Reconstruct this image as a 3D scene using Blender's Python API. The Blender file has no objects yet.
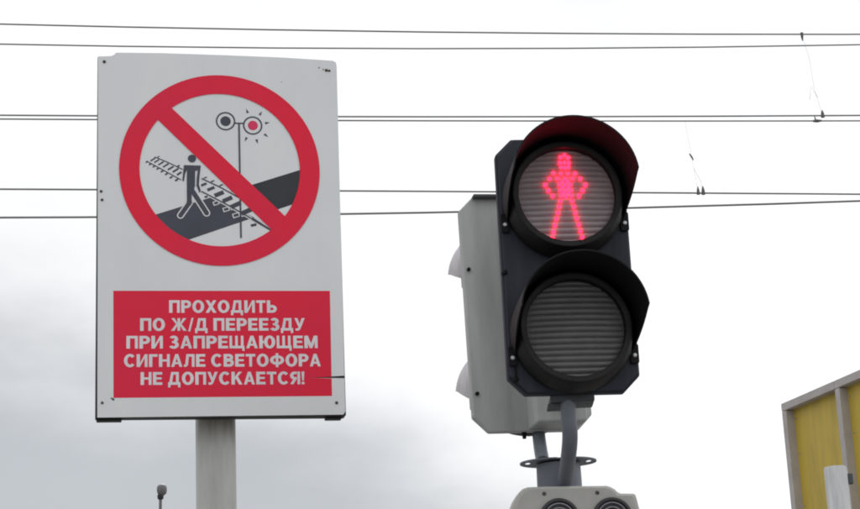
import bpy, math, random
from mathutils import Vector, Matrix
random.seed(7)
R = math.radians
scene = bpy.context.scene
col = scene.collection

# ------------------------------------------------------------------ camera
cam_d = bpy.data.cameras.new('camera')
cam_d.sensor_width = 36.0
cam_d.lens = 79.53
cam_d.clip_start = 0.05
cam_d.clip_end = 2000.0
cam = bpy.data.objects.new('camera', cam_d)
cam.matrix_world = (Matrix.Translation((0, 0, 1.6)) @ Matrix.Rotation(R(90 + 16.5), 4, 'X')
                    @ Matrix.Rotation(R(-2.6), 4, 'Z'))
col.objects.link(cam)
scene.camera = cam

# ------------------------------------------------------------------ sky: overcast over a Nishita sky
SUN_EL, SUN_AZ = R(48), R(25)            # sun behind the signal, hidden in cloud; azimuth from +Y towards +X
world = bpy.data.worlds.new('World')
scene.world = world
world.use_nodes = True
wn, wl = world.node_tree.nodes, world.node_tree.links
wn.clear()
def W(t, **k):
    n = wn.new(t)
    for a, v in k.items(): setattr(n, a, v)
    return n
def wmath(op, a, b=None, c=None, clamp=False):
    n = W('ShaderNodeMath', operation=op, use_clamp=clamp)
    for i, v in enumerate((a, b, c)):
        if v is None: continue
        if isinstance(v, (int, float)): n.inputs[i].default_value = v
        else: wl.new(v, n.inputs[i])
    return n.outputs[0]
out = W('ShaderNodeOutputWorld')
bg = W('ShaderNodeBackground')
bg.inputs['Strength'].default_value = 0.1
sky = W('ShaderNodeTexSky', sky_type='NISHITA', sun_disc=False, sun_elevation=SUN_EL, sun_rotation=SUN_AZ)
tc = W('ShaderNodeTexCoord')
sep = W('ShaderNodeSeparateXYZ')
wl.new(tc.outputs['Generated'], sep.inputs[0])
mp = W('ShaderNodeMapping')
mp.inputs['Scale'].default_value = (1.0, 1.0, 2.2)
mp.inputs['Location'].default_value = (0.35, 0.1, 0.2)
wl.new(tc.outputs['Generated'], mp.inputs[0])
n1 = W('ShaderNodeTexNoise'); n1.inputs['Scale'].default_value = 7.0; n1.inputs['Detail'].default_value = 5; n1.inputs['Roughness'].default_value = .5
n2 = W('ShaderNodeTexNoise'); n2.inputs['Scale'].default_value = 2.2; n2.inputs['Detail'].default_value = 3
wl.new(mp.outputs[0], n1.inputs['Vector']); wl.new(mp.outputs[0], n2.inputs['Vector'])
az = wmath('ARCTAN2', sep.outputs['X'], sep.outputs['Y'])          # 0 at +Y, positive to the right
# a distant grey bank: its top edge is 13 deg up on the left and sinks to the horizon towards the right
edge = wmath('MINIMUM', wmath('MULTIPLY_ADD', az, -0.62, 0.206), wmath('MULTIPLY_ADD', az, -0.33, 0.218))
edge = wmath('MINIMUM', edge, 0.33)
nb = wmath('SUBTRACT', n1.outputs['Fac'], 0.5)
edge = wmath('MULTIPLY_ADD', nb, 0.10, edge)
el = sep.outputs['Z']
bank = wmath('SUBTRACT', edge, el)
bank = wmath('MULTIPLY_ADD', bank, 9.5, 0.12, clamp=True)
soft = W('ShaderNodeValToRGB')
soft.color_ramp.interpolation = 'EASE'
soft.color_ramp.elements[0].position = 0.0; soft.color_ramp.elements[0].color = (10.9, 10.9, 10.95, 1)
soft.color_ramp.elements[1].position = 1.0; soft.color_ramp.elements[1].color = (5.5, 5.72, 6.0, 1)
wl.new(bank, soft.inputs[0])
# faint mottling of the bright cover
mot = wmath('MULTIPLY_ADD', n2.outputs['Fac'], -0.42, 1.20)
mot = wmath('MULTIPLY_ADD', nb, -0.16, mot)
mulc = W('ShaderNodeMix', data_type='RGBA', blend_type='MULTIPLY')
mulc.inputs[0].default_value = 1.0
wl.new(soft.outputs[0], mulc.inputs[6])
comb = W('ShaderNodeCombineColor')
for i in range(3): wl.new(mot, comb.inputs[i])
wl.new(comb.outputs[0], mulc.inputs[7])
mix = W('ShaderNodeMix', data_type='RGBA')
mix.inputs[0].default_value = 0.94
wl.new(sky.outputs[0], mix.inputs[6]); wl.new(mulc.outputs[2], mix.inputs[7])
wl.new(mix.outputs[2], bg.inputs['Color'])
wl.new(bg.outputs[0], out.inputs['Surface'])

sun_d = bpy.data.lights.new('sun', 'SUN')
sun_d.energy = 0.7
sun_d.angle = R(25)
sun_d.color = (1.0, 0.96, 0.9)
sun = bpy.data.objects.new('sun', sun_d)
sd = Vector((math.sin(SUN_AZ) * math.cos(SUN_EL), math.cos(SUN_AZ) * math.cos(SUN_EL), math.sin(SUN_EL)))
sun.rotation_euler = sd.to_track_quat('Z', 'Y').to_euler()
sun.location = (6, 14, 20)
col.objects.link(sun)

vs = scene.view_settings
vs.view_transform = 'Standard'
vs.look = 'None'
vs.exposure = 0.0
vs.gamma = 1.0
vs.use_curve_mapping = False
scene.render.engine = 'CYCLES'
scene.cycles.use_denoising = True
scene.cycles.filter_width = 2.0

# ------------------------------------------------------------------ materials
def lin(r, g, b):
    f = lambda c: c / 12.92 if c <= .04045 else ((c + .055) / 1.055) ** 2.4
    return (f(r / 255), f(g / 255), f(b / 255), 1)
def material(name, c, rough=.5, c2=None, scale=6, lo=.35, hi=.7, metal=0, bump=0, bscale=60, stretch=(1, 1, 1), spec=.5, detail=6):
    m = bpy.data.materials.new(name)
    m.use_nodes = True
    n, l = m.node_tree.nodes, m.node_tree.links
    p = n['Principled BSDF']
    p.inputs['Roughness'].default_value = rough
    p.inputs['Metallic'].default_value = metal
    p.inputs['Specular IOR Level'].default_value = spec
    t = n.new('ShaderNodeTexCoord'); mpn = n.new('ShaderNodeMapping')
    mpn.inputs['Scale'].default_value = stretch
    l.new(t.outputs['Object'], mpn.inputs[0])
    if c2 is None: c2 = tuple(x * .86 for x in c[:3]) + (1,)
    nz = n.new('ShaderNodeTexNoise')
    nz.inputs['Scale'].default_value = scale; nz.inputs['Detail'].default_value = detail; nz.inputs['Roughness'].default_value = .6
    l.new(mpn.outputs[0], nz.inputs['Vector'])
    rp = n.new('ShaderNodeValToRGB')
    rp.color_ramp.elements[0].position = lo; rp.color_ramp.elements[0].color = c2
    rp.color_ramp.elements[1].position = hi; rp.color_ramp.elements[1].color = c
    l.new(nz.outputs['Fac'], rp.inputs[0])
    l.new(rp.outputs[0], p.inputs['Base Color'])
    rr = n.new('ShaderNodeMapRange')
    rr.inputs['To Min'].default_value = min(1, rough + .12); rr.inputs['To Max'].default_value = max(0, rough - .08)
    l.new(nz.outputs['Fac'], rr.inputs[0]); l.new(rr.outputs[0], p.inputs['Roughness'])
    if bump:
        bz = n.new('ShaderNodeTexNoise'); bz.inputs['Scale'].default_value = bscale; bz.inputs['Detail'].default_value = 4
        l.new(t.outputs['Object'], bz.inputs['Vector'])
        bn = n.new('ShaderNodeBump'); bn.inputs['Strength'].default_value = bump; bn.inputs['Distance'].default_value = .004
        l.new(bz.outputs['Fac'], bn.inputs['Height']); l.new(bn.outputs[0], p.inputs['Normal'])
    return m
M = {}
M['sign_white'] = material('sign white film', (.84, .86, .87, 1), .45, (.76, .785, .80, 1), 3.2, .3, .75, bump=.03, bscale=4, spec=.35, stretch=(1.6, 1, .6))
M['sign_red'] = material('sign red film', (.88, .020, .052, 1), .5, (.78, .028, .078, 1), 3.5, .3, .72, bump=.03, bscale=4, spec=.2)
M['print_slate'] = material('sign slate print', (.050, .058, .085, 1), .42, (.040, .047, .068, 1), 9)
M['print_black'] = material('sign black print', (.018, .024, .032, 1), .42, (.012, .016, .022, 1), 9)
M['print_crimson'] = material('sign crimson dot', (.80, .02, .12, 1), .4, (.7, .02, .11, 1), 8)
M['letter'] = material('sign lettering film', (.86, .85, .87, 1), .45, (.74, .72, .75, 1), 14, spec=.3)
M['frame_dark'] = material('dark sign frame', (.022, .022, .024, 1), .6, (.012, .012, .013, 1), 12, bump=.1)
M['post_grey'] = material('weathered grey post', (.58, .58, .56, 1), .65, (.45, .45, .43, 1), 7, .3, .66, bump=.15, bscale=40, stretch=(5, 5, .7))
def streak(m, z0, z1, colr):                # run-off stain: vertical streaks that fade out below the sign
    n, l = m.node_tree.nodes, m.node_tree.links
    p = n['Principled BSDF']; src = p.inputs['Base Color'].links[0].from_socket
    t = n.new('ShaderNodeTexCoord'); sx = n.new('ShaderNodeSeparateXYZ'); l.new(t.outputs['Object'], sx.inputs[0])
    mpn = n.new('ShaderNodeMapping'); mpn.inputs['Scale'].default_value = (38, 38, 2.5); l.new(t.outputs['Object'], mpn.inputs[0])
    nz = n.new('ShaderNodeTexNoise'); nz.inputs['Scale'].default_value = 1; nz.inputs['Detail'].default_value = 4; l.new(mpn.outputs[0], nz.inputs['Vector'])
    mr = n.new('ShaderNodeMapRange'); mr.inputs['From Min'].default_value = z0; mr.inputs['From Max'].default_value = z1; l.new(sx.outputs['Z'], mr.inputs[0])
    mu = n.new('ShaderNodeMath'); mu.operation = 'MULTIPLY'; l.new(mr.outputs[0], mu.inputs[0]); l.new(nz.outputs['Fac'], mu.inputs[1])
    r2 = n.new('ShaderNodeMapRange'); r2.inputs['From Min'].default_value = .3; r2.inputs['From Max'].default_value = .62; r2.inputs['To Max'].default_value = .55
    l.new(mu.outputs[0], r2.inputs[0])
    mx = n.new('ShaderNodeMix'); mx.data_type = 'RGBA'; mx.inputs[7].default_value = colr
    l.new(r2.outputs[0], mx.inputs[0]); l.new(src, mx.inputs[6]); l.new(mx.outputs[2], p.inputs['Base Color'])
streak(M['post_grey'], 2.43, 2.545, (.15, .13, .08, 1))
M['rust'] = material('rusty rivet', (.09, .075, .065, 1), .6, (.035, .03, .028, 1), 60)
M['zinc'] = material('zinc screw', (.55, .56, .58, 1), .35, (.3, .3, .31, 1), 80, metal=.7)
M['housing_dark'] = material('graphite housing', (.032, .037, .054, 1), .55, (.017, .021, .032, 1), 9, .35, .8, bump=.06, bscale=120, spec=.3, stretch=(3, 3, .5))
M['visor_dark'] = material('black visor', (.009, .009, .011, 1), .6, (.006, .006, .008, 1), 10, bump=.05, bscale=120, spec=.2)
M['bezel'] = material('rubber bezel', (.016, .0135, .014, 1), .5, (.010, .009, .009, 1), 20, bump=.05, spec=.25)
M['housing_grey'] = material('grey housing paint', (.50, .52, .51, 1), .5, (.35, .362, .352, 1), 6, .32, .66, bump=.08, bscale=90, stretch=(2.5, 2.5, .45))
M['cap_grey'] = material('dark grey cap', (.09, .09, .10, 1), .55, (.06, .06, .066, 1), 10)
M['hood_grey'] = material('pale grey hood', (.64, .65, .67, 1), .5, (.47, .48, .49, 1), 14, .35, .6, bump=.06)
M['mast'] = material('blue grey mast paint', (.155, .175, .205, 1), .45, (.11, .125, .15, 1), 9, .3, .7, bump=.08, bscale=80)
M['mast_dark'] = material('dark bracket steel', (.07, .075, .082, 1), .5, (.04, .043, .048, 1), 20)
M['sounder'] = material('warm grey enclosure', (.46, .455, .43, 1), .5, (.36, .355, .335, 1), 9, .3, .7, bump=.06, bscale=100)
M['grille'] = material('dark grille', (.03, .03, .036, 1), .5)
M['grille_light'] = material('grey grille ring', (.3, .3, .33, 1), .4)
M['wire'] = material('weathered wire', (.24, .235, .23, 1), .6, (.2, .195, .19, 1), 3)
M['fitting'] = material('wire fitting', (.12, .12, .12, 1), .6)
M['frame_beige'] = material('beige painted frame', (.50, .47, .455, 1), .6, (.41, .38, .37, 1), 5, .3, .7, bump=.1)
M['panel_yellow'] = material('yellow wall panel', (.62, .45, .055, 1), .5, (.42, .31, .06, 1), 2.4, .28, .62, bump=.05, bscale=10, stretch=(2, 2, .35))
M['roof_dark'] = material('dark roof', (.08, .08, .085, 1), .8)
M['post_white'] = material('white painted post', (.68, .69, .70, 1), .5, (.46, .46, .45, 1), 7, .3, .6, stretch=(3, 3, .4), bump=.1)
M['lamp_grey'] = material('lamp grey metal', (.16, .16, .165, 1), .5)
M['lamp_dark'] = material('lamp collar', (.03, .03, .035, 1), .5)
M['bounce_ground'] = material('pale bounce paving', (.24, .235, .225, 1), .9, (.17, .165, .16, 1), 3, .3, .7, bump=.4, bscale=80)  # unseen ground, made pale to bounce more light onto upright faces
def lens_material(name, c, c2, rough, trans):
    m = material(name, c, rough, c2, 25, .3, .7, spec=.5)
    n, l = m.node_tree.nodes, m.node_tree.links          # ribbed plastic that lets light from the leds through
    tr = n.new('ShaderNodeBsdfTranslucent'); tr.inputs['Color'].default_value = (.8, .75, .76, 1)
    mx = n.new('ShaderNodeMixShader'); mx.inputs[0].default_value = trans
    l.new(n['Principled BSDF'].outputs[0], mx.inputs[1]); l.new(tr.outputs[0], mx.inputs[2])
    l.new(mx.outputs[0], n['Material Output'].inputs['Surface'])
    return m
M['lens_red'] = lens_material('pale ribbed lens', (.56, .51, .535, 1), (.43, .39, .41, 1), .35, .28)
M['lens_off'] = lens_material('smoky ribbed lens', (.19, .19, .193, 1), (.145, .145, .147, 1), .35, .1)
def led_material(name, colr, k):
    m = bpy.data.materials.new(name); m.use_nodes = True
    n = m.node_tree.nodes
    e = n.new('ShaderNodeEmission'); e.inputs['Color'].default_value = colr; e.inputs['Strength'].default_value = k
    m.node_tree.links.new(e.outputs[0], n['Material Output'].inputs['Surface']); n.remove(n['Principled BSDF'])
    return m
M['led'] = led_material('red led', (1.0, 0.014, 0.050, 1), 6.5)

# ------------------------------------------------------------------ helpers
class MB:
    def __init__(s): s.v, s.f = [], []
    def add(s, vs, fs):
        b = len(s.v); s.v += [tuple(p) for p in vs]; s.f += [tuple(b + i for i in f) for f in fs]; return s
    def box(s, c, d):
        x, y, z = c; a, b, h = d[0] / 2, d[1] / 2, d[2] / 2
        return s.add([(x - a, y - b, z - h), (x + a, y - b, z - h), (x + a, y + b, z - h), (x - a, y + b, z - h),
                      (x - a, y - b, z + h), (x + a, y - b, z + h), (x + a, y + b, z + h), (x - a, y + b, z + h)],
                     [(0, 3, 2, 1), (4, 5, 6, 7), (0, 1, 5, 4), (1, 2, 6, 5), (2, 3, 7, 6), (3, 0, 4, 7)])
    def prism(s, poly, y0, y1):            # polygon in xz (counter-clockwise from the front), extruded from y0 (front) to y1
        n = len(poly)
        return s.add([(p[0], y0, p[1]) for p in poly] + [(p[0], y1, p[1]) for p in poly],
                     [tuple(range(n)), tuple(range(2 * n - 1, n - 1, -1))] + [(i, n + i, n + (i + 1) % n, (i + 1) % n) for i in range(n)])
    def zprism(s, poly, z0, z1):
        n = len(poly)
        return s.add([(p[0], p[1], z0) for p in poly] + [(p[0], p[1], z1) for p in poly],
                     [tuple(range(n - 1, -1, -1)), tuple(range(n, 2 * n))] + [(i, (i + 1) % n, n + (i + 1) % n, n + i) for i in range(n)])
    def flat(s, poly, y):
        return s.add([(p[0], y, p[1]) for p in poly], [tuple(range(len(poly)))])
    def ring(s, c, ri, ro, y, n=72):       # flat ring in xz
        vs = []; fs = []
        for i in range(n):
            a = 2 * math.pi * i / n
            vs += [(c[0] + ri * math.cos(a), y, c[1] + ri * math.sin(a)), (c[0] + ro * math.cos(a), y, c[1] + ro * math.sin(a))]
            j = (i + 1) % n
            fs.append((2 * i, 2 * i + 1, 2 * j + 1, 2 * j))
        return s.add(vs, fs)
    def disc(s, c, r, y, n=32):
        return s.flat([(c[0] + r * math.cos(2 * math.pi * i / n), c[1] + r * math.sin(2 * math.pi * i / n)) for i in range(n)], y)
    def stroke(s, pts, w, y):              # flat polyline in xz
        for (a, b) in zip(pts, pts[1:]):
            d = Vector((b[0] - a[0], b[1] - a[1])); d.normalize(); p = Vector((-d.y, d.x)) * w / 2
            s.flat([(a[0] - p.x, a[1] - p.y), (b[0] - p.x, b[1] - p.y), (b[0] + p.x, b[1] + p.y), (a[0] + p.x, a[1] + p.y)], y)
        return s
    def capsule(s, a, b, w, y, n=8):
        d = Vector((b[0] - a[0], b[1] - a[1])); t = math.atan2(d.y, d.x)
        p = [(b[0] + w / 2 * math.cos(t + q), b[1] + w / 2 * math.sin(t + q)) for q in [(-.5 + i / n) * math.pi for i in range(n + 1)]]
        p += [(a[0] + w / 2 * math.cos(t + q), a[1] + w / 2 * math.sin(t + q)) for q in [(.5 + i / n) * math.pi for i in range(n + 1)]]
        return s.flat(p, y)
    def tube(s, path, r, n=14, caps=True):
        path = [Vector(p) for p in path]; rs = r if isinstance(r, (list, tuple)) else [r] * len(path)
        b = len(s.v); up = None
        for i, p in enumerate(path):
            t = (path[min(i + 1, len(path) - 1)] - path[max(i - 1, 0)]).normalized()
            if up is None: up = Vector((0, 0, 1)) if abs(t.z) < .9 else Vector((1, 0, 0))
            u = (up - t * up.dot(t)).normalized(); w = t.cross(u); up = u
            for k in range(n):
                a = 2 * math.pi * k / n
                s.v.append(tuple(p + (u * math.cos(a) + w * math.sin(a)) * rs[i]))
        for i in range(len(path) - 1):
            for k in range(n):
                s.f.append((b + i * n + k, b + i * n + (k + 1) % n, b + (i + 1) * n + (k + 1) % n, b + (i + 1) * n + k))
        if caps:
            s.f.append(tuple(b + k for k in range(n - 1, -1, -1))); s.f.append(tuple(b + (len(path) - 1) * n + k for k in range(n)))
        return s
    def lathe(s, prof, c, n=48, axis='y'):  # prof: (radius, distance along the axis); axis y or z
        b = len(s.v); k = len(prof)
        for i in range(n):
            a = 2 * math.pi * i / n
            for r, h in prof:
                if axis == 'y': s.v.append((c[0] + r * math.cos(a), c[1] + h, c[2] + r * math.sin(a)))
                else: s.v.append((c[0] + r * math.cos(a), c[1] + r * math.sin(a), c[2] + h))
        for i in range(n):
            j = (i + 1) % n
            for q in range(k - 1):
                s.f.append((b + i * k + q, b + j * k + q, b + j * k + q + 1, b + i * k + q + 1))
        return s
    def build(s, name, mat, parent=None, smooth=None, bevel=0, loc=None, rot=None):
        me = bpy.data.meshes.new(name)
        me.from_pydata(s.v, [], s.f); me.validate(); me.update()
        me.materials.append(M[mat])
        if smooth is not None:
            for p in me.polygons: p.use_smooth = True
            me.set_sharp_from_angle(angle=R(smooth))
        return put(name, me, parent, loc, rot, bevel)
def put(name, me, parent=None, loc=None, rot=None, bevel=0):
    o = bpy.data.objects.new(name, me)
    col.objects.link(o)
    if parent: o.parent = parent
    if loc: o.location = loc
    if rot: o.rotation_euler = rot
    if bevel:
        b = o.modifiers.new('bevel', 'BEVEL'); b.width = bevel; b.segments = 2; b.limit_method = 'ANGLE'; b.angle_limit = R(40)
    return o
def thing(name, label, cat, loc=(0, 0, 0), rz=0, group=None):
    o = bpy.data.objects.new(name, None); col.objects.link(o)
    o.location = loc; o.rotation_euler = (0, 0, rz); o.empty_display_size = .1
    return tag(o, label, cat, group)
def tag(o, label, cat, group=None):
    o['label'] = label; o['category'] = cat
    if group: o['group'] = group
    return o
def rrect(w, h, r, n=5, c=(0, 0)):
    p = []
    for (sx, sy, a0) in ((1, -1, -90), (1, 1, 0), (-1, 1, 90), (-1, -1, 180)):
        for i in range(n + 1):
            a = R(a0 + 90 * i / n)
            p.append((c[0] + sx * (w / 2 - r) + r * math.cos(a), c[1] + sy * (h / 2 - r) + r * math.sin(a)))
    return p

# ------------------------------------------------------------------ ground
g = MB().add([(-600, -600, 0), (600, -600, 0), (600, 600, 0), (-600, 600, 0)], [(0, 1, 2, 3)]).build('ground', 'bounce_ground')
g['kind'] = 'structure'

# ------------------------------------------------------------------ panelled building at the right edge
K = (6.0 - 1.6) / (4.5 - 1.6)
WX, WY, WZ = 2.6161 * K, 14.2175 * K, 6.0                    # top corner of the long wall
bld = thing('panelled_building', 'building corner with yellow panels set in beige frames', 'building', (WX, WY, 0), R(-70.74))
# local: x along the wall towards the viewer, -y outwards (towards the viewer's left), z up
L, PW, FW, NP = 7.3, 1.195, .095, 6
MB().box((L / 2, 2.13, 2.93), (L, 4.0, 5.86)).build('wall', 'frame_beige', bld)
MB().box((L / 2, 2.11, 5.93), (L - .01, 3.96, .13)).build('roof', 'roof_dark', bld)
for i in range(NP):
    MB().box((i * PW + PW / 2 - .002, .068, WZ - .045), (PW - .006, .14, .09)).build('top_rail', 'frame_beige', bld, bevel=.004)
rail2 = MB().box((L / 2, .075, 2.9), (L, .13, .10)).build('middle_rail', 'frame_beige', bld, bevel=.004)
MB().box((L / 2, .06, .1), (L, .16, .2)).build('plinth', 'frame_beige', bld, bevel=.004)
pm = MB().prism(rrect(PW - .02, 3.0, .01, 2), -.012, .012)
first = None
for i in range(NP):
    MB().box((i * PW + FW / 2, .07, 3.055), (FW, .14, 5.70)).build('mullion', 'frame_beige', bld, bevel=.004)
    for zc in (1.53, 4.43):
        if first is None: first = pm.build('panel', 'panel_yellow', bld, loc=(i * PW + PW / 2 + .05, .114, zc))
        else: put('panel', first.data, bld, loc=(i * PW + PW / 2 + .05, .114, zc))
fx = None
for i in range(NP):
    for zc in (3.6, 4.2, 4.8, 5.4, 5.8):
        for xo in (FW + .04, PW - .04):
            if fx is None: fx = MB().lathe([(0, -.008), (.009, -.006), (.012, 0), (.012, .004)], (0, 0, 0), 10).build('fixing', 'zinc', bld, smooth=40, loc=(i * PW + xo, .102, zc))
            else: put('fixing', fx.data, bld, loc=(i * PW + xo, .102, zc))
MB().box((NP * PW + FW / 2, .07, 3.055), (FW, .14, 5.70)).build('mullion', 'frame_beige', bld, bevel=.004)

# ------------------------------------------------------------------ white post in front of it
wp = thing('white_post', 'white round post standing in front of the yellow panels', 'post', (1.8835, 9.0, 0))
MB().lathe([(0, 0), (.054, 0), (.054, 3.105), (.051, 3.118), (.0, 3.121)], (0, 0, 0), 32, 'z').build('shaft', 'post_white', wp, smooth=40)
MB().box((.062, .01, 3.06), (.035, .03, .05)).build('bracket', 'mast_dark', wp, bevel=.003)

# ------------------------------------------------------------------ far street lamp
sl = thing('street_lamp', 'small far street lamp on a thin pole beside the sign post', 'street lamp', (-5.97, 40, 0))
MB().tube([(0, 0, 0), (0, 0, 3), (0, 0, 6), (.03, 0, 8.35)], [.075, .06, .045, .032], 12).build('pole', 'lamp_grey', sl, smooth=40)
MB().lathe([(.0, 8.30), (.045, 8.31), (.065, 8.335), (.07, 8.40), (.04, 8.43)], (.03, 0, 0), 20, 'z').build('collar', 'lamp_dark', sl, smooth=40)
MB().lathe([(.05, 8.40), (.09, 8.43), (.108, 8.49), (.108, 8.55), (.092, 8.60), (.055, 8.625), (0, 8.63)], (.06, 0, 0), 24, 'z').build('lamp_head', 'lamp_grey', sl, smooth=50)
MB().lathe([(.075, 8.61), (.045, 8.642), (0, 8.655)], (.062, 0, 0), 20, 'z').build('highlight_cap', 'post_white', sl, smooth=50)  # white cap paints the highlight on top of the lamp head

# ------------------------------------------------------------------ overhead wires (each hangs in a level plane beyond the crossing)
def wpt(yd, yaw, cf, s, dz=0):
    a = R(yaw)
    return Vector((s * math.cos(a), yd + s * math.sin(a), cf[0] * s * s + cf[1] * s + cf[2] + dz))
WIRES = {'A': (12.0, 7.5, (.0024, -.0060, 6.7402)), 'B': (11.9, 7.5, (.0036, .0047, 6.5753)), 'C': (12.0, 7.5, (.0012, .0008, 6.1226)),
         'D': (14.3, 7.5, (.0006, -.0014, 6.9552)), 'E': (14.3, 7.5, (-.0002, -.0101, 6.3585)), 'F': (10.5, 0, (.0031, -.0274, 4.9642))}
for k, r, nm, lab in (('A', .0058, 'messenger_wire', 'topmost overhead wire, crossing the white sky above everything'),
                      ('B', .0054, 'messenger_wire', 'second overhead wire from the top, just above the sign'),
                      ('C', .0060, 'contact_wire', 'upper wire of the close pair passing behind the red light'),
                      ('D', .0066, 'messenger_wire', 'lower wire of the close pair passing behind the red light'),
                      ('E', .0074, 'contact_wire', 'level overhead wire second from the bottom, meeting the grey signal top'),
                      ('F', .0064, 'feeder_wire', 'lowest overhead wire, sloping up to the right')):
    o = MB().tube([wpt(*WIRES[k], -26 + 1.0 * i) for i in range(53)], r, 6).build(nm, 'wire', smooth=60)
    tag(o, lab, 'wire', 'overhead railway wires')
def clamp_mesh(p, h, w):                   # small wedge clamp gripping a wire at p, body above (h>0) or below it
    m = MB()
    m.tube([p + Vector((0, 0, -.012 if h > 0 else .012)), p + Vector((0, 0, h * .45)), p + Vector((0, 0, h))], [w, w * .8, w * .25], 8)
    return m
pA, pC = wpt(*WIRES['A'], 2.694), wpt(*WIRES['C'], 2.781)
d1 = thing('dropper_wire', 'thin dropper hanging from the topmost wire near the right edge', 'wire', tuple(pC), group='droppers between wires')
oA, z0 = pA - pC, Vector((0, 0, 0))
MB().tube([z0, z0.lerp(oA, .3) + Vector((-.012, 0, 0)), z0.lerp(oA, .7) + Vector((.008, 0, 0)), oA], .0008, 5).build('strand', 'wire', d1)
MB().tube([z0.lerp(oA, .22) + Vector((-.0, 0, 0)), z0.lerp(oA, .36) + Vector((-.03, 0, 0)), z0.lerp(oA, .2) + Vector((-.06, 0, .0))], .0013, 5).build('loop', 'wire', d1)
clamp_mesh(z0, .04, .014).build('clamp', 'fitting', d1, smooth=40)
clamp_mesh(oA, -.05, .011).build('clamp', 'fitting', d1, smooth=40)
pD, pE = wpt(*WIRES['D'], 2.146), wpt(*WIRES['E'], 2.2046)
d2 = thing('dropper_wire', 'thin dropper ending in twin clamps right of the red light', 'wire', tuple(pE), group='droppers between wires')
oD = pD - pE; e2 = wpt(*WIRES['E'], 2.246) - pE
MB().tube([z0, z0.lerp(oD, .3), z0.lerp(oD, .6), oD], .0009, 5).build('strand', 'wire', d2)
MB().tube([e2, e2 + Vector((-.012, 0, .10)), z0.lerp(oD, .34)], .0012, 5).build('strand', 'wire', d2)
q = z0.lerp(oD, .5)
MB().tube([q + Vector((.012, 0, -.03)), q, q + Vector((-.016, 0, .028))], [.004, .008, .005], 7).build('sleeve', 'fitting', d2, smooth=40)
clamp_mesh(z0, .055, .014).build('clamp', 'fitting', d2, smooth=40)
clamp_mesh(e2, .058, .016).build('clamp', 'fitting', d2, smooth=40)
pK = wpt(*WIRES['D'], 3.261)
cl = thing('wire_clamp', 'small dark clamp on the lower wire of the pair near the right edge', 'clamp', tuple(pK))
MB().tube([Vector((-.035, 0, -.0)), Vector((.0, 0, .0)), Vector((.04, 0, 0))], [.009, .015, .007], 8).build('jaw', 'fitting', cl, smooth=40)
MB().tube([Vector((-.01, 0, .0)), Vector((-.018, 0, .05))], [.008, .003], 7).build('stud', 'fitting', cl, smooth=40)

# ------------------------------------------------------------------ prohibition sign on its post
SX, SY, SZ, SLEAN, SYAW = -.5178, 4.5007, 2.5508, R(1.5307), R(10.6147)
PU = -0.0101                                     # post axis: offset from the sign centre
PYB = .110                                    # post axis behind the sheet
base = Vector((SX, SY, 0)) + Matrix.Rotation(SYAW, 3, 'Z') @ Vector((PU, PYB, 0))
sg = thing('prohibition_sign', 'white sign with red prohibition circle and Cyrillic warning on a grey post', 'sign', tuple(base), SYAW)
PL, PR = (-PU, -PYB, SZ), (SLEAN, 0, -.0022)   # the panel's own place and slight lean in the post's frame
post = MB().zprism(rrect(.094, .094, .014), 0, SZ + .78).build('post', 'post_grey', sg, smooth=30)
SHEET = [(-0.3018, 0.9169), (-0.2701, 0.9186), (-0.2639, 0.9214), (-0.2565, 0.9283), (-0.1456, 0.9301), (0.0080, 0.9289), (0.1581, 0.9265), (0.2659, 0.9222), (0.2916, 0.9209), (0.2993, 0.9167), (0.3013, 0.9064), (0.2990, 0.0980), (0.2119, 0.0931), (0.2991, 0.0915), (0.2989, 0.0095), (0.2942, 0.0013), (-0.2978, -0.0013)]
sheet = MB().prism(SHEET[::-1], 0, .0016).build('face_sheet', 'sign_white', sg, loc=PL, rot=PR)
sp = lambda name, mb, mat: mb.build(name, mat, sheet)
fr = MB().box((-.001, .0245, .4590), (.604, .044, .9195))
fr.build('backing_frame', 'frame_dark', sg, loc=PL, rot=PR, bevel=.003)
for u in (-.27, .272):
    MB().box((u, .030, -.0035), (.060 if u < 0 else .040, .026, .006)).build('corner_bracket', 'frame_dark', sg, loc=PL, rot=PR, bevel=.002)
for z in (.2, .7):
    cb = MB().box((PU, .0535, z), (.3, .014, .04))
    cb.build('clamp_bar', 'mast_dark', sg, loc=PL, rot=PR, bevel=.002)
RC = [(0.0009, 0.6241)][0]
T = .0002
platform = [(-0.1718, 0.5006), (-0.0489, 0.5419), (0.0809, 0.5854), (0.1249, 0.5352), (0.1045, 0.5074), (-0.0842, 0.4388)]
sp('platform', MB().flat(platform[::-1], -T), 'print_slate')
platform2 = [(0.0633, 0.5794), (0.2150, 0.6305), (0.1927, 0.5396), (0.1045, 0.5074)]
sp('platform', MB().flat(platform2[::-1], -T * 1.5), 'print_black')
PXM = 0.00248                                   # one drawing unit in metres
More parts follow.
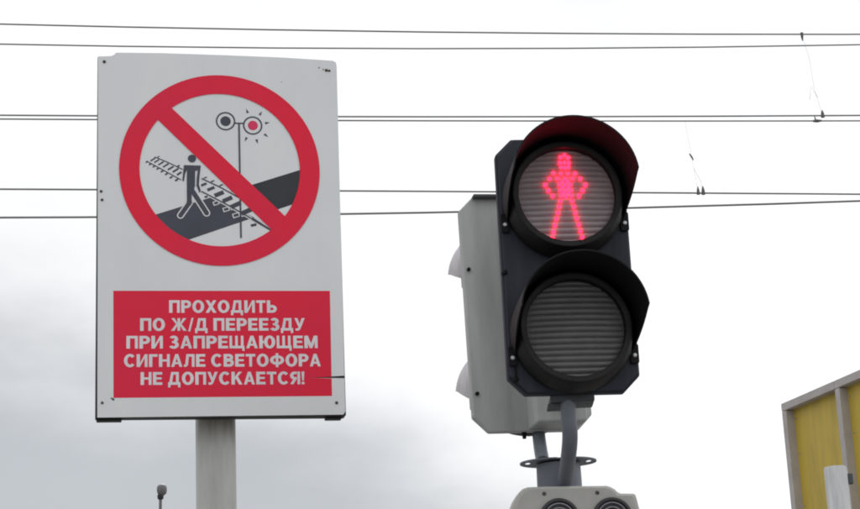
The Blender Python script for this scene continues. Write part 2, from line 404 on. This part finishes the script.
# railway track: rails and sleepers, white edged where they cross the platform
class Pieces:                              # every printed stroke becomes an object of its own
    def __init__(s, name, mat): s.name, s.mat = name, mat
    def stroke(s, *a): sp(s.name, MB().stroke(*a), s.mat)
    def flat(s, *a): sp(s.name, MB().flat(*a), s.mat)
    def disc(s, *a): sp(s.name, MB().disc(*a), s.mat)
    def capsule(s, *a): sp(s.name, MB().capsule(*a), s.mat)
wt, dk = Pieces('track_outline', 'sign_white'), Pieces('track_mark', 'print_slate')
railsL = [[(-0.1618, 0.6544), (-0.1271, 0.6395), (-0.0926, 0.6225)], [(-0.1817, 0.6429), (-0.1395, 0.6195), (-0.0965, 0.5951)]]
for rl in railsL: dk.stroke(rl, 1.1 * PXM, -2 * T)
for (x, y, lx, ly, w) in [(-0.1657, 0.6473, 2.4, -1.6, 1.5),
    (-0.1564, 0.6432, 2.4, -1.6, 1.5),
    (-0.1458, 0.6376, 2.6, -1.7, 1.6),
    (-0.134, 0.6323, 2.7, -1.8, 1.7),
    (-0.122, 0.6255, 2.8, -1.8, 1.8),
    (-0.1099, 0.6199, 2.9, -1.9, 1.9),
    (-0.1009, 0.6117, 2.2, -1.6, 2.0),
    (-0.1805, 0.6408, 1.2, -0.8, 1.4),
    (-0.1724, 0.6346, 1.2, -0.8, 1.4),
    (-0.1631, 0.629, 1.2, -0.8, 1.5),
    (-0.154, 0.6234, 1.2, -0.8, 1.5),
    (-0.1432, 0.6166, 1.3, -0.8, 1.6),
    (-0.1327, 0.6097, 1.3, -0.8, 1.7),
    (-0.1209, 0.6015, 1.4, -0.9, 1.8),
    (-0.1076, 0.5947, 1.5, -0.9, 1.9),
    (-0.1032, 0.6312, 1.3, -0.8, 1.6),
    (-0.1517, 0.6548, 1.0, -0.6, 1.1)]:
    c = (x, y)
    dk.stroke([(c[0] - lx * PXM, c[1] + ly * PXM), (c[0] + lx * PXM, c[1] - ly * PXM)], w * PXM, -2 * T)
rU = [(-0.0458, 0.5994), (0.0010, 0.5768), (0.0676, 0.5385)]; rL = [(-0.0462, 0.5658), (0.0203, 0.5302), (0.0941, 0.4868)]
tail = [(0.0794, 0.5004), (0.1274, 0.4682), (0.1236, 0.4656), (0.0768, 0.4937)]
bed = [(-0.0360, 0.5880), (-0.0088, 0.5806), (0.0751, 0.5373), (0.1192, 0.4961), (0.1041, 0.4895), (0.0499, 0.5175), (-0.0338, 0.5633)]
sp('track_bed', MB().flat(bed[::-1], -2 * T), 'sign_white')
for rl in (rU, rL):
    wt.stroke(rl, 3.4 * PXM, -2.4 * T); dk.stroke(rl, 1.5 * PXM, -3.4 * T)
for (x, y, lx, ly, w) in [(-0.0403, 0.5838, 2.8, -1.3, 2.6),
    (-0.0228, 0.5731, 3.6, -1.6, 3.2),
    (-0.0026, 0.5598, 4.6, -2.0, 4.4),
    (0.0178, 0.546, 4.8, -2.2, 4.4),
    (0.0384, 0.5317, 5.0, -2.4, 4.6),
    (0.0648, 0.5151, 5.2, -2.5, 5.0),
    (-0.0349, 0.5519, 1.6, -0.6, 2.2),
    (-0.0104, 0.5363, 2.0, -0.7, 2.6),
    (0.0145, 0.5203, 2.3, -0.7, 2.8),
    (0.0388, 0.5052, 2.5, -0.8, 3.0),
    (-0.0364, 0.6016, 1.6, -0.7, 1.4),
    (-0.0186, 0.5927, 1.7, -0.7, 1.6),
    (0.0031, 0.5828, 1.8, -0.8, 1.6)]:
    c = (x, y)
    a, b = (c[0] - lx * PXM, c[1] + ly * PXM), (c[0] + lx * PXM, c[1] - ly * PXM)
    wt.stroke([(a[0] - .9 * PXM, a[1] - .35 * PXM), (b[0] + .9 * PXM, b[1] + .35 * PXM)], (w + 1.7) * PXM, -2.7 * T)
    dk.stroke([a, b], w * PXM, -3.1 * T)
dk.stroke([(0.0753, 0.4786), (0.0891, 0.4819)], 2.6 * PXM, -3.1 * T)
dk.flat(tail[::-1], -3.5 * T)
# walking figure
mw, md = MB(), MB()
legs = [((-0.0767, 0.5745), (-0.0765, 0.5356), 4.9), ((-0.0765, 0.5356), (-0.0984, 0.5029), 4.6), ((-0.0718, 0.5720), (-0.0339, 0.5097), 4.9)]
for a, b, w in legs: mw.capsule(a, b, (w + 2.3) * PXM, -4.2 * T)
mw.capsule((-0.0516, 0.6218), (-0.0535, 0.5683), 4.2 * PXM, -4.2 * T)
for i, (a, b, w) in enumerate(legs): md.capsule(a, b, w * PXM, -(5 + .3 * i) * T)
md.flat([(-0.0891, 0.6338), (-0.0475, 0.6331), (-0.0486, 0.6213), (-0.0615, 0.6190), (-0.0623, 0.5799), (-0.0654, 0.5656), (-0.0827, 0.5654), (-0.0818, 0.6208), (-0.0897, 0.6212)][::-1], -5.8 * T)
md.flat([(-0.0891, 0.6338), (-0.0823, 0.6208), (-0.0863, 0.6121), (-0.0894, 0.5915), (-0.0931, 0.5920), (-0.0912, 0.6160)][::-1], -6.1 * T)
md.flat([(-0.0540, 0.6296), (-0.0475, 0.6331), (-0.0507, 0.6035), (-0.0524, 0.5839), (-0.0476, 0.5655), (-0.0521, 0.5629), (-0.0586, 0.5799), (-0.0577, 0.6008)][::-1], -6.1 * T)
md.disc((-0.0691, 0.6513), 4.1 * PXM, -5.8 * T)
sp('walking_figure_outline', mw, 'sign_white'); sp('walking_figure', md, 'print_slate')
# crossing signal
sgm = MB()
for c in ((0.0155, 0.7515), (0.0835, 0.7413)): sgm.ring(c, 8.3 * PXM, 9.9 * PXM, -2 * T, 48)
sgm.disc((0.0155, 0.7515), 5.3 * PXM, -2 * T)
sgm.stroke([(0.0393, 0.7466), (0.0599, 0.7465)], 1.6 * PXM, -2 * T)
sgm.stroke([(0.0491, 0.7458), (0.0496, 0.5944), (0.0503, 0.4465)], 1.7 * PXM, -6.5 * T)
cc = Vector((0.0835, 0.7413))
for p in ((0.0700, 0.7797), (0.1043, 0.7743), (0.1205, 0.7492), (0.1171, 0.7156), (0.0939, 0.6993), (0.0658, 0.7044)):
    p = Vector(p); d = (p - cc).normalized(); n = Vector((-d.y, d.x))
    a, b, c = p - d * 2.2 * PXM + n * 1.4 * PXM, p - d * 2.2 * PXM - n * 1.4 * PXM, p + d * 2.8 * PXM
    sgm.flat([tuple(a), tuple(b), tuple(c)], -2 * T)
sp('signal_pictogram', sgm, 'print_slate')
sp('red_lamp_dot', MB().disc((0.0840, 0.7414), 5.1 * PXM, -2 * T), 'print_crimson')
sp('prohibition_ring', MB().ring(RC, .1995, .2495, -8 * T, 128), 'sign_red')
sl_ = [(-0.1411, 0.8060), (0.1716, 0.4927), (0.1384, 0.4562), (-0.1710, 0.7696)]
sp('prohibition_slash', MB().flat(sl_[::-1], -7.2 * T), 'sign_red')
rp = [(-0.2614, 0.3106), (0.2686, 0.3123), (0.2671, 0.0955), (0.2119, 0.0931), (0.2672, 0.0912), (0.2670, 0.0474), (-0.2600, 0.0459)]
sp('red_plate', MB().flat(rp[::-1], -T), 'sign_red')
# lettering
TS, TH = .23, .20                         # stem and bar weight of the bold sans lettering, cap height = 1
def g_rect(x0, y0, x1, y1): return [[(x0, y0), (x1, y0), (x1, y1), (x0, y1)]]
def g_poly(*p): return [list(p)]
def g_flip(ps, w): return [[(w - x, y) for x, y in p][::-1] for p in ps]
def g_bowl(x0, x1, y0, y1):
    r = (y1 - y0) / 2; n = 12
    o = [(x0, y1)] + [(x1 - r + r * math.sin(math.pi * k / n), (y0 + y1) / 2 + r * math.cos(math.pi * k / n)) for k in range(n + 1)] + [(x0, y0)]
    q = r - TH
    c = [(x0, y1 - TH)] + [(x1 - r + (r - TS) * math.sin(math.pi * k / n), (y0 + y1) / 2 + q * math.cos(math.pi * k / n)) for k in range(n + 1)] + [(x0, y0 + TH)]
    return [[o[k], c[k], c[k + 1], o[k + 1]][::1] for k in range(len(o) - 1)]
def g_oval(cx, cy, rx, ry, a0=0, a1=360, n=28):
    P = [(R(a0 + (a1 - a0) * k / n)) for k in range(n + 1)]
    o = [(cx + rx * math.cos(a), cy + ry * math.sin(a)) for a in P]
    c = [(cx + (rx - TS) * math.cos(a), cy + (ry - TH) * math.sin(a)) for a in P]
    return [[o[k], o[k + 1], c[k + 1], c[k]] for k in range(n)]
GL = {
 'П': (.74, g_rect(0, 0, TS, 1) + g_rect(.55, 0, .74, 1) + g_rect(TS, 1 - TH, .55, 1)),
 'Р': (.68, g_rect(0, 0, TS, 1) + g_bowl(TS, .69, .36, 1)),
 'О': (.82, g_oval(.41, .5, .41, .52)),
 'Х': (.76, g_poly((0, 0), (.23, 0), (.76, 1), (.53, 1)) + g_poly((.53, 0), (.76, 0), (.23, 1), (0, 1))),
 'Д': (.84, g_rect(0, 0, .84, TH) + g_rect(0, -.2, .16, 0) + g_rect(.68, -.2, .84, 0) + g_rect(.54, TH, .73, 1) + g_rect(.38, 1 - TH, .54, 1) + g_poly((.08, TH), (.27, TH), (.39, 1), (.21, 1))),
 'И': (.74, g_rect(0, 0, TS, 1) + g_rect(.55, 0, .74, 1) + g_poly((TS, .02), (.55, .70), (.55, .98), (TS, .30))),
 'Т': (.66, g_rect(0, 1 - TH, .66, 1) + g_rect(.235, 0, .425, 1 - TH)),
 'Ь': (.68, g_rect(0, 0, TS, 1) + g_bowl(TS, .69, 0, .62)),
 'Ж': (1.06, g_rect(.44, 0, .62, 1) + g_poly((.25, 1), (.03, 1), (.36, .50), (.46, .56)) + g_poly((0, 0), (.23, 0), (.47, .46), (.37, .56)) + g_poly((.81, 1), (.60, .56), (.70, .50), (1.03, 1)) + g_poly((.83, 0), (1.06, 0), (.69, .56), (.59, .46))),
 '/': (.36, g_poly((0, -.05), (.13, -.05), (.36, 1.03), (.23, 1.03))),
 'Е': (.64, g_rect(0, 0, TS, 1) + g_rect(TS, 0, .64, TH) + g_rect(TS, .425, .59, .585) + g_rect(TS, 1 - TH, .63, 1)),
 'З': (.64, g_oval(.31, .745, .29, .275, 155, -85) + g_oval(.31, .285, .33, .305, 85, -155) + g_rect(.2, .435, .33, .585)),
 'У': (.70, g_poly((.50, 1), (.34, .52), (.24, .17), (.07, .17), (.07, 0), (.22, -.01), (.34, .04), (.42, .20), (.71, 1)) + g_poly((0, 1), (.27, .28), (.40, .36), (.21, 1))),
 'А': (.76, g_poly((0, 0), (.2, 0), (.46, 1), (.28, 1)) + g_poly((.56, 0), (.76, 0), (.48, 1), (.30, 1)) + g_rect(.2, .21, .56, .36)),
 'Щ': (1.0, g_rect(0, 0, .17, 1) + g_rect(.375, TH, .545, 1) + g_rect(.75, TH, .92, 1) + g_rect(.17, 0, .98, TH) + g_rect(.84, -.2, .98, 0)),
 'Ю': (1.06, g_rect(0, 0, TS, 1) + g_rect(TS, .42, .34, .58) + g_oval(.69, .5, .37, .52)),
 'М': (.88, g_rect(0, 0, TS, 1) + g_rect(.69, 0, .88, 1) + g_poly((.02, 1), (.36, 0), (.5, 0), (.5, .2), (.24, 1)) + g_poly((.86, 1), (.64, 1), (.38, .2), (.38, 0), (.52, 0))),
 'С': (.76, g_oval(.41, .5, .41, .52, 42, 318)),
 'Г': (.58, g_rect(0, 0, TS, 1) + g_rect(TS, 1 - TH, .58, 1)),
 'Н': (.74, g_rect(0, 0, TS, 1) + g_rect(.55, 0, .74, 1) + g_rect(TS, .42, .55, .585)),
 'Л': (.74, g_rect(.55, 0, .74, 1) + g_rect(.34, 1 - TH, .55, 1) + g_poly((0, 0), (.16, 0), (.28, .12), (.37, 1), (.18, 1), (.10, .19), (0, .16))),
 'В': (.70, g_rect(0, 0, TS, 1) + g_bowl(TS, .66, .455, 1) + g_bowl(TS, .71, 0, .59)),
 'Ф': (.98, g_rect(.40, -.05, .58, 1.05) + g_oval(.49, .51, .49, .38)),
 'К': (.76, g_rect(0, 0, TS, 1) + g_poly((TS, .36), (.73, 1), (.49, 1), (TS, .60)) + g_poly((.30, .48), (.52, 0), (.76, 0), (.43, .66))),
 'Я': (.70, g_rect(.51, 0, .70, 1) + g_flip(g_bowl(TS, .70, .37, 1), .70) + g_poly((0, 0), (.22, 0), (.47, .45), (.25, .45))),
 '!': (.20, g_rect(0, 0, .2, .18) + g_poly((.04, .28), (.16, .28), (.2, 1), (0, 1))),
}
def text_line(s, x0, x1, cap):
    pos, x = [], 0
    for ch_ in s:
        if ch_ == ' ': x += .30; continue
        pos.append((ch_, x)); x += GL[ch_][0] + .10
    tot = x - .10
    (ax, az_), (bx, bz) = x0, x1
    m = MB()
    for ch_, xo in pos:
        for k, p in enumerate(GL[ch_][1]):
            m.flat([(ax + (bx - ax) * (xo + u) / tot, az_ + (bz - az_) * (xo + u) / tot + v * cap) for u, v in p], -2.2 * T - (k % 9) * .00002 - (.0001 if ch_ in 'ФВМЖ' and k < 1 else 0))
    sp('lettering', m, 'letter')
CAPH = 12.1 * PXM / .957
for s, a, b in (('ПРОХОДИТЬ', (-0.1270, 0.2557), (0.1353, 0.2562)), ('ПО Ж/Д ПЕРЕЕЗДУ', (-0.1969, 0.2106), (0.2039, 0.2114)),
                ('ПРИ ЗАПРЕЩАЮЩЕМ', (-0.2297, 0.1666), (0.2347, 0.1670)), ('СИГНАЛЕ СВЕТОФОРА', (-0.2354, 0.1213), (0.2412, 0.1214)),
                ('НЕ ДОПУСКАЕТСЯ!', (-0.1957, 0.0772), (0.2002, 0.0770))):
    text_line(s, a, b, CAPH)
# rivets and small marks
rv = MB().lathe([(.0, -.0035), (.0028, -.003), (.0042, -.001), (.0045, .0004)], (0, 0, 0), 14).build('rivet', 'rust', sheet, smooth=60, loc=((-0.2862, 0.9032)[0], 0, (-0.2862, 0.9032)[1]))
for p in ((-0.2896, 0.5410), (-0.2864, 0.0342), (0.2744, 0.8943), (0.2818, 0.8934), (0.2781, 0.0305), (-0.2921, 0.5629)):
    r2 = put('rivet', rv.data, sheet, loc=(p[0], 0, p[1]))
    r2.scale = (random.uniform(.75, 1.05),) * 3
ch = Pieces('chipped_mark', 'rust')
for (x, y, r) in [(-0.2604, 0.0423, 1.2),
    (0.2555, 0.9009, 0.8),
    (0.2667, 0.8963, 0.8),
    (0.1592, 0.8596, 0.5),
    (-0.2642, 0.0447, 0.9)]:
    p = (x, y); ch.disc(p, r * PXM, -1.5 * T, 9)

# ------------------------------------------------------------------ signal heads
LZ = (.120, .396)
HW, HH, HD, CH = .133, .536, .030, .034
LP = .050                                   # how far the lenses stand proud of the plate
def octo(w, h0, h1, c):
    return [(-w + c, h0), (w - c, h0), (w, h0 + c), (w, h1 - c), (w - c, h1), (-w + c, h1), (-w, h1 - c), (-w, h0 + c)]
def visor_mesh():
    m = MB(); ns, na, th = 8, 36, .003
    def pt(s, t, r):
        a0 = R(-21 + 26 * min(1, s * 1.12)) if s < .9 else R(5 + 2 * (s - .9) / .1)
        a = a0 + (math.pi - 2 * a0) * t
        return (r * math.cos(a), -.002 - .168 * s, r * math.sin(a))
    grid = []
    for r in (.1255, .1255 - th):
        grid.append([[pt(i / ns, j / na, r) for j in range(na + 1)] for i in range(ns + 1)])
    V = [p for g_ in grid for row in g_ for p in row]
    idx = lambda k, i, j: k * (ns + 1) * (na + 1) + i * (na + 1) + j
    F = []
    for i in range(ns):
        for j in range(na):
            F.append((idx(0, i, j), idx(0, i, j + 1), idx(0, i + 1, j + 1), idx(0, i + 1, j)))
            F.append((idx(1, i, j), idx(1, i + 1, j), idx(1, i + 1, j + 1), idx(1, i, j + 1)))
        for j, fl in ((0, 1), (na, 0)):
            q_ = (idx(0, i, j), idx(0, i + 1, j), idx(1, i + 1, j), idx(1, i, j))
            F.append(q_ if fl else q_[::-1])
    for j in range(na):
        F.append((idx(0, ns, j), idx(0, ns, j + 1), idx(1, ns, j + 1), idx(1, ns, j)))
        F.append((idx(0, 0, j), idx(1, 0, j), idx(1, 0, j + 1), idx(0, 0, j + 1)))
    m.add(V, F)
    return m
DOME = .009
def lens_mesh(r=.102, nr=17):
    m = MB(); k = 6; rows = []
    TT = (-1, -.98, -.95, -.9, -.8, -.5, -.2, .2, .5, .8, .9, .95, .98, 1)
    for i in range(nr * k + 1):
        z = -r + 2 * r * i / (nr * k)
        f = (i % k) / k
        h = .0062 * math.sin(math.pi * f) ** .8
        dome = DOME * (1 - (z / r) ** 2)
        w = math.sqrt(max(r * r - z * z, 1e-9))
        rows.append([(w * t, -h * (1 - min(1, (w * t * w * t + z * z) / (r * r)) ** 9) - dome * (1 - (w * t / r) ** 2), z) for t in TT])
    V = [p for rw in rows for p in rw]; c = len(TT)
    m.add(V, [(i * c + j, i * c + j + 1, (i + 1) * c + j + 1, (i + 1) * c + j) for i in range(nr * k) for j in range(c - 1)])
    return m
LEDS = [(-0.0072, 0.029), (0.0038, 0.0289), (-0.0071, 0.0165), (0.0039, 0.0163), (-0.0069, 0.004), (0.0036, 0.0039), (-0.0067, 0.0829), (0.0018, 0.0868), (0.0087, 0.0817), (-0.0089, 0.0708), (0.0002, 0.0707), (0.0089, 0.0696), (-0.0072, 0.0602), (0.0005, 0.0591), (0.0073, 0.06), (-0.0238, 0.0478), (-0.009, 0.0466), (0.0054, 0.0464), (0.0199, 0.0463), (-0.0328, 0.0358), (-0.0174, 0.0357), (-0.0015, 0.0355), (0.0138, 0.0353), (0.0297, 0.0351), (-0.0422, 0.0229), (-0.0134, 0.0231), (-0.0024, 0.0229), (0.0087, 0.0228), (0.0394, 0.0219), (-0.0367, 0.0109), (-0.0127, 0.0106), (-0.0017, 0.0104), (0.0088, 0.0103), (0.0328, 0.01), (-0.0288, -0.0007), (-0.0111, -0.001), (-0.0016, -0.0026), (0.009, -0.0012), (0.0249, -0.0014), (-0.0142, -0.0124), (-0.0169, -0.0243), (-0.0201, -0.0367), (-0.0237, -0.049), (-0.0274, -0.0618), (-0.0311, -0.0751), (-0.0337, -0.0874), (0.0097, -0.0127), (0.0128, -0.0247), (0.0153, -0.0372), (0.0174, -0.0486), (0.0209, -0.061), (0.0238, -0.0744), (0.0268, -0.0868)]
def make_head(name, label, loc, rz, P, lit):
    t = thing(name, label, 'traffic light', loc, rz, 'pedestrian signal heads on the mast')
    MB().prism(octo(HW, 0, HH, CH), .008, HD).build('housing', P['housing'], t, bevel=.003)
    MB().prism(octo(HW - .004, .003, HH - .003, CH), 0, .0075).build('door', P['housing'], t, bevel=.002)
    x0_, x1_, z0_, z1_, dd_ = P['rear']
    MB().box(((x0_ + x1_) / 2, HD + dd_ / 2 - .002, (z0_ + z1_) / 2), (x1_ - x0_, dd_, z1_ - z0_)).build('rear_box', P['housing'], t, bevel=.004)
    for i, z in enumerate(LZ):
        MB().lathe([(.1215, .003), (.1215, -.020), (.119, -.026), (.114, -.052), (.110, -.058), (.1035, -.0585), (.0990, -.056), (.0985, -.030)], (0, 0, z), 72).build('bezel', P['bezel'], t, smooth=35)
        ln = lens_mesh().build('lens', 'lens_red' if (i == 1 and lit) else 'lens_off', t, smooth=50, loc=(0, -LP + .016, z))
        if i == 1 and lit:
            proto = MB().lathe([(0, .0090), (.0026, .0082), (.0038, .0058), (.0040, .0030), (.0037, .0006), (.0028, -.0013), (.0016, -.0023), (0, -.0026)], (0, 0, 0), 10)
            lo = None
            for (x, y_) in LEDS:
                yy = -.0062 - DOME * (1 - (y_ / .102) ** 2) * (1 - (x / .102) ** 2)
                if lo is None:
                    lo = proto.build('led', 'led', ln, smooth=60, loc=(x, yy, y_))
                else: put('led', lo.data, ln, loc=(x, yy, y_))
        vo = visor_mesh().build('visor', P['visor'], t, smooth=40, loc=(0, 0, z))
        for sx in (-1, 1):
            tab = MB().prism(rrect(.018, .04, .004, 3), -.006, 0).build('visor_tab', P['visor'], t, bevel=.0015, loc=(sx * .1225, -.001, z - .044))
            MB().lathe([(0, -.004), (.0035, -.0035), (.005, -.001), (.005, .004)], (0, 0, 0), 12).build('screw', 'zinc', t, smooth=50, loc=(sx * .1225, -.007, z - .048))
    return t
dark = dict(housing='housing_dark', bezel='bezel', visor='visor_dark', rear=(-.075, .075, .06, .5, .06))
grey = dict(housing='housing_grey', bezel='bezel', visor='hood_grey', rear=(-.098, .012, .004, .5, .085))
dh = make_head('pedestrian_signal', 'black pedestrian signal facing the viewer, its upper lens showing a lit red figure', (0.2753, 3.6801, 2.3917), R(6), dark, True)
gh = make_head('pedestrian_signal', 'grey signal head turned away behind the black one', (0.2022, 4.0859, 2.3922), R(191.5), grey, False)
gh.rotation_euler.y = R(1.0)
# dark head: hinge strip and bolts on its left side
for x, z in ((-.118, .030), (-.128, .250)):
    MB().lathe([(0, -.006), (.004, -.005), (.006, -.002), (.006, .01)], (x, .001, z), 14).build('hinge_bolt', 'visor_dark', dh, smooth=40)
MB().box((-.1175, -.002, .10), (.004, .004, .13)).build('hinge_bead', 'visor_dark', dh, bevel=.001)
# grey head: rear details (its +x is the viewer's left)
MB().box((0, HD + .008, HH - .004), (2 * (HW - CH) + .006, .022, .007)).build('rain_lip', 'cap_grey', gh, bevel=.002)
MB().box((-.045, HD + .088, .045), (.026, .012, .032)).build('terminal_box', 'hood_grey', gh, bevel=.003)
for z in (.085, .365):
    MB().tube([(.121, HD - .004, z), (.121, HD + .006, z)], [.0048, .004], 10).build('bolt', 'visor_dark', gh, smooth=40)
MB().tube([(.02, HD - .01, .004), (.02, HD - .012, -.014)], [.006, .004], 8).build('drain_stud', 'visor_dark', gh, smooth=40)

# ------------------------------------------------------------------ mast carrying both heads
mast = thing('signal_mast', 'blue grey steel mast with two curved arms and an eared flange under the signals', 'mast', (.247, 3.92, 0))
mo = Vector((.247, 3.92, 0))
rel = lambda p: tuple(Vector(p) - mo)
MB().lathe([(0, 0), (.046, 0), (.0465, 2.26), (.046, 2.292), (0, 2.294)], (0, 0, 0), 40, 'z').build('pole', 'mast', mast, smooth=40)
MB().lathe([(.0, .0), (.12, 0), (.12, .02), (.05, .022)], (0, 0, 0), 32, 'z').build('base_plate', 'mast_dark', mast, smooth=30)
# oval flange plate with a slot near each end
fl = MB(); nn = 48
for sx in (-1, 1):
    hx = sx * .0635
    oo, ii = [], []
    for k in range(nn):
        a = 2 * math.pi * k / nn; dx_, dy_ = math.cos(a), math.sin(a)
        ii.append((hx + .0062 * dx_, .0175 * dy_))
        lo_, hi_ = 0.0, .2
        for _ in range(40):
            md_ = (lo_ + hi_) / 2; x_, y_ = hx + dx_ * md_, dy_ * md_
            ins = (abs(x_) / .080) ** 2.4 + (abs(y_) / .056) ** 2.0 < 1 and x_ * sx > 0
            lo_, hi_ = (md_, hi_) if ins else (lo_, md_)
        oo.append((hx + dx_ * lo_, dy_ * lo_))
    z0_, z1_ = 2.2960, 2.2990
    V = [(x, y, z0_) for x, y in oo] + [(x, y, z0_) for x, y in ii] + [(x, y, z1_) for x, y in oo] + [(x, y, z1_) for x, y in ii]
    F = []
    for k in range(nn):
        j = (k + 1) % nn
        F += [(k, nn + k, nn + j, j), (2 * nn + k, 2 * nn + j, 3 * nn + j, 3 * nn + k), (nn + k, 3 * nn + k, 3 * nn + j, nn + j)]
        if abs(oo[k][0]) > 1e-4 or abs(oo[j][0]) > 1e-4: F.append((k, j, 2 * nn + j, 2 * nn + k))
    fl.add(V, F)
fl.build('flange', 'mast', mast, smooth=30)
def spline(pts, n=8):
    P = [Vector(p) for p in pts]; P = [P[0] * 2 - P[1]] + P + [P[-1] * 2 - P[-2]]; o = []
    for i in range(1, len(P) - 2):
        for k in range(n):
            t = k / n
            o.append(.5 * ((2 * P[i]) + (P[i + 1] - P[i - 1]) * t + (2 * P[i - 1] - 5 * P[i] + 4 * P[i + 1] - P[i + 2]) * t * t + (3 * P[i] - P[i - 1] - 3 * P[i + 1] + P[i + 2]) * t ** 3))
    return o + [P[-2]]
MB().tube(spline([rel(p) for p in [(0.2529, 3.893, 2.239), (0.2564, 3.84, 2.2587), (0.2587, 3.765, 2.2819), (0.2611, 3.72, 2.3136), (0.2602, 3.71, 2.354), (0.2599, 3.71, 2.3804)]]), .0155, 18).build('arm', 'mast', mast, smooth=50)
MB().tube(spline([rel(p) for p in [(0.2166, 3.94, 2.3033), (0.2164, 3.99, 2.3338), (0.2181, 4.06, 2.3731), (0.2194, 4.105, 2.4107), (0.2198, 4.115, 2.4328)]]), .0142, 18).build('arm', 'mast', mast, smooth=50)
bt = dh.location
MB().box(rel((bt.x - .006, bt.y + .05, bt.z - .006)), (.088, .07, .016)).build('head_bracket', 'mast_dark', mast, bevel=.003)
MB().box(rel((bt.x - .040, bt.y + .05, bt.z - .017)), (.03, .05, .006)).build('head_bracket', 'mast_dark', mast, bevel=.001)

# ------------------------------------------------------------------ sounder box at the foot of the picture
BXL = (0.2507, 3.8, 2.2053)
sb = thing('sounder_box', 'grey box with two dark round grilles on the mast below the signals', 'speaker', BXL, R(6))
outl = [(-0.1108, -0.14170000000000002), (-0.0988, -0.1617), (0.1506, -0.1617), (0.1496, -0.0325), (0.1449, -0.0061), (0.143, 0.001), (0.1391, 0.0042), (0.1085, 0.0051), (0.1019, 0.0134), (0.0931, 0.0191), (0.0851, 0.0215), (-0.0514, 0.0231), (-0.0757, 0.0228), (-0.0861, 0.0194), (-0.0946, 0.0118), (-0.1024, -0.0001), (-0.1082, -0.013), (-0.1108, -0.025)]
MB().prism(outl, 0, .062).build('enclosure', 'sounder', sb, bevel=.006, smooth=35)
MB().prism([(x * .96, z * .98 - .004) for x, z in outl], -.004, 0.001).build('front_cover', 'sounder', sb, bevel=.002, smooth=35)
for c in [(-0.017, -0.0438), (0.0906, -0.0449)]:
    gr = MB().lathe([(.0405, .0), (.0405, -.008), (.038, -.010), (.0345, -.010), (.033, -.004), (.0, -.002)], (c[0], -.003, c[1]), 48).build('grille', 'grille', sb, smooth=35)
    for r0, r1 in ((.0285, .0315), (.0195, .0225), (.0105, .0135)):
        MB().lathe([(r0, -.003), (r0 + .0006, -.008), (r1 - .0006, -.008), (r1, -.003)], (c[0], -.003, c[1]), 40).build('grille_ring', 'grille_light', gr, smooth=35)
    for a in range(6):
        aa = a * math.pi / 3 + .3
        MB().tube([(c[0] + .009 * math.cos(aa), -.0085, c[1] + .009 * math.sin(aa)), (c[0] + .033 * math.cos(aa), -.0085, c[1] + .033 * math.sin(aa))], .0014, 6).build('spoke', 'grille', gr)
for c in [(-0.0442, 0.0073), (0.0636, 0.0063)]:
    MB().lathe([(0, -.003), (.003, -.0025), (.0042, 0), (.0042, .003)], (c[0], -.004, c[1]), 12).build('screw', 'rust', sb, smooth=50)
MB().box((0.0089, .075, -.06), (.07, .034, .05)).build('mounting_block', 'mast_dark', sb, bevel=.003)
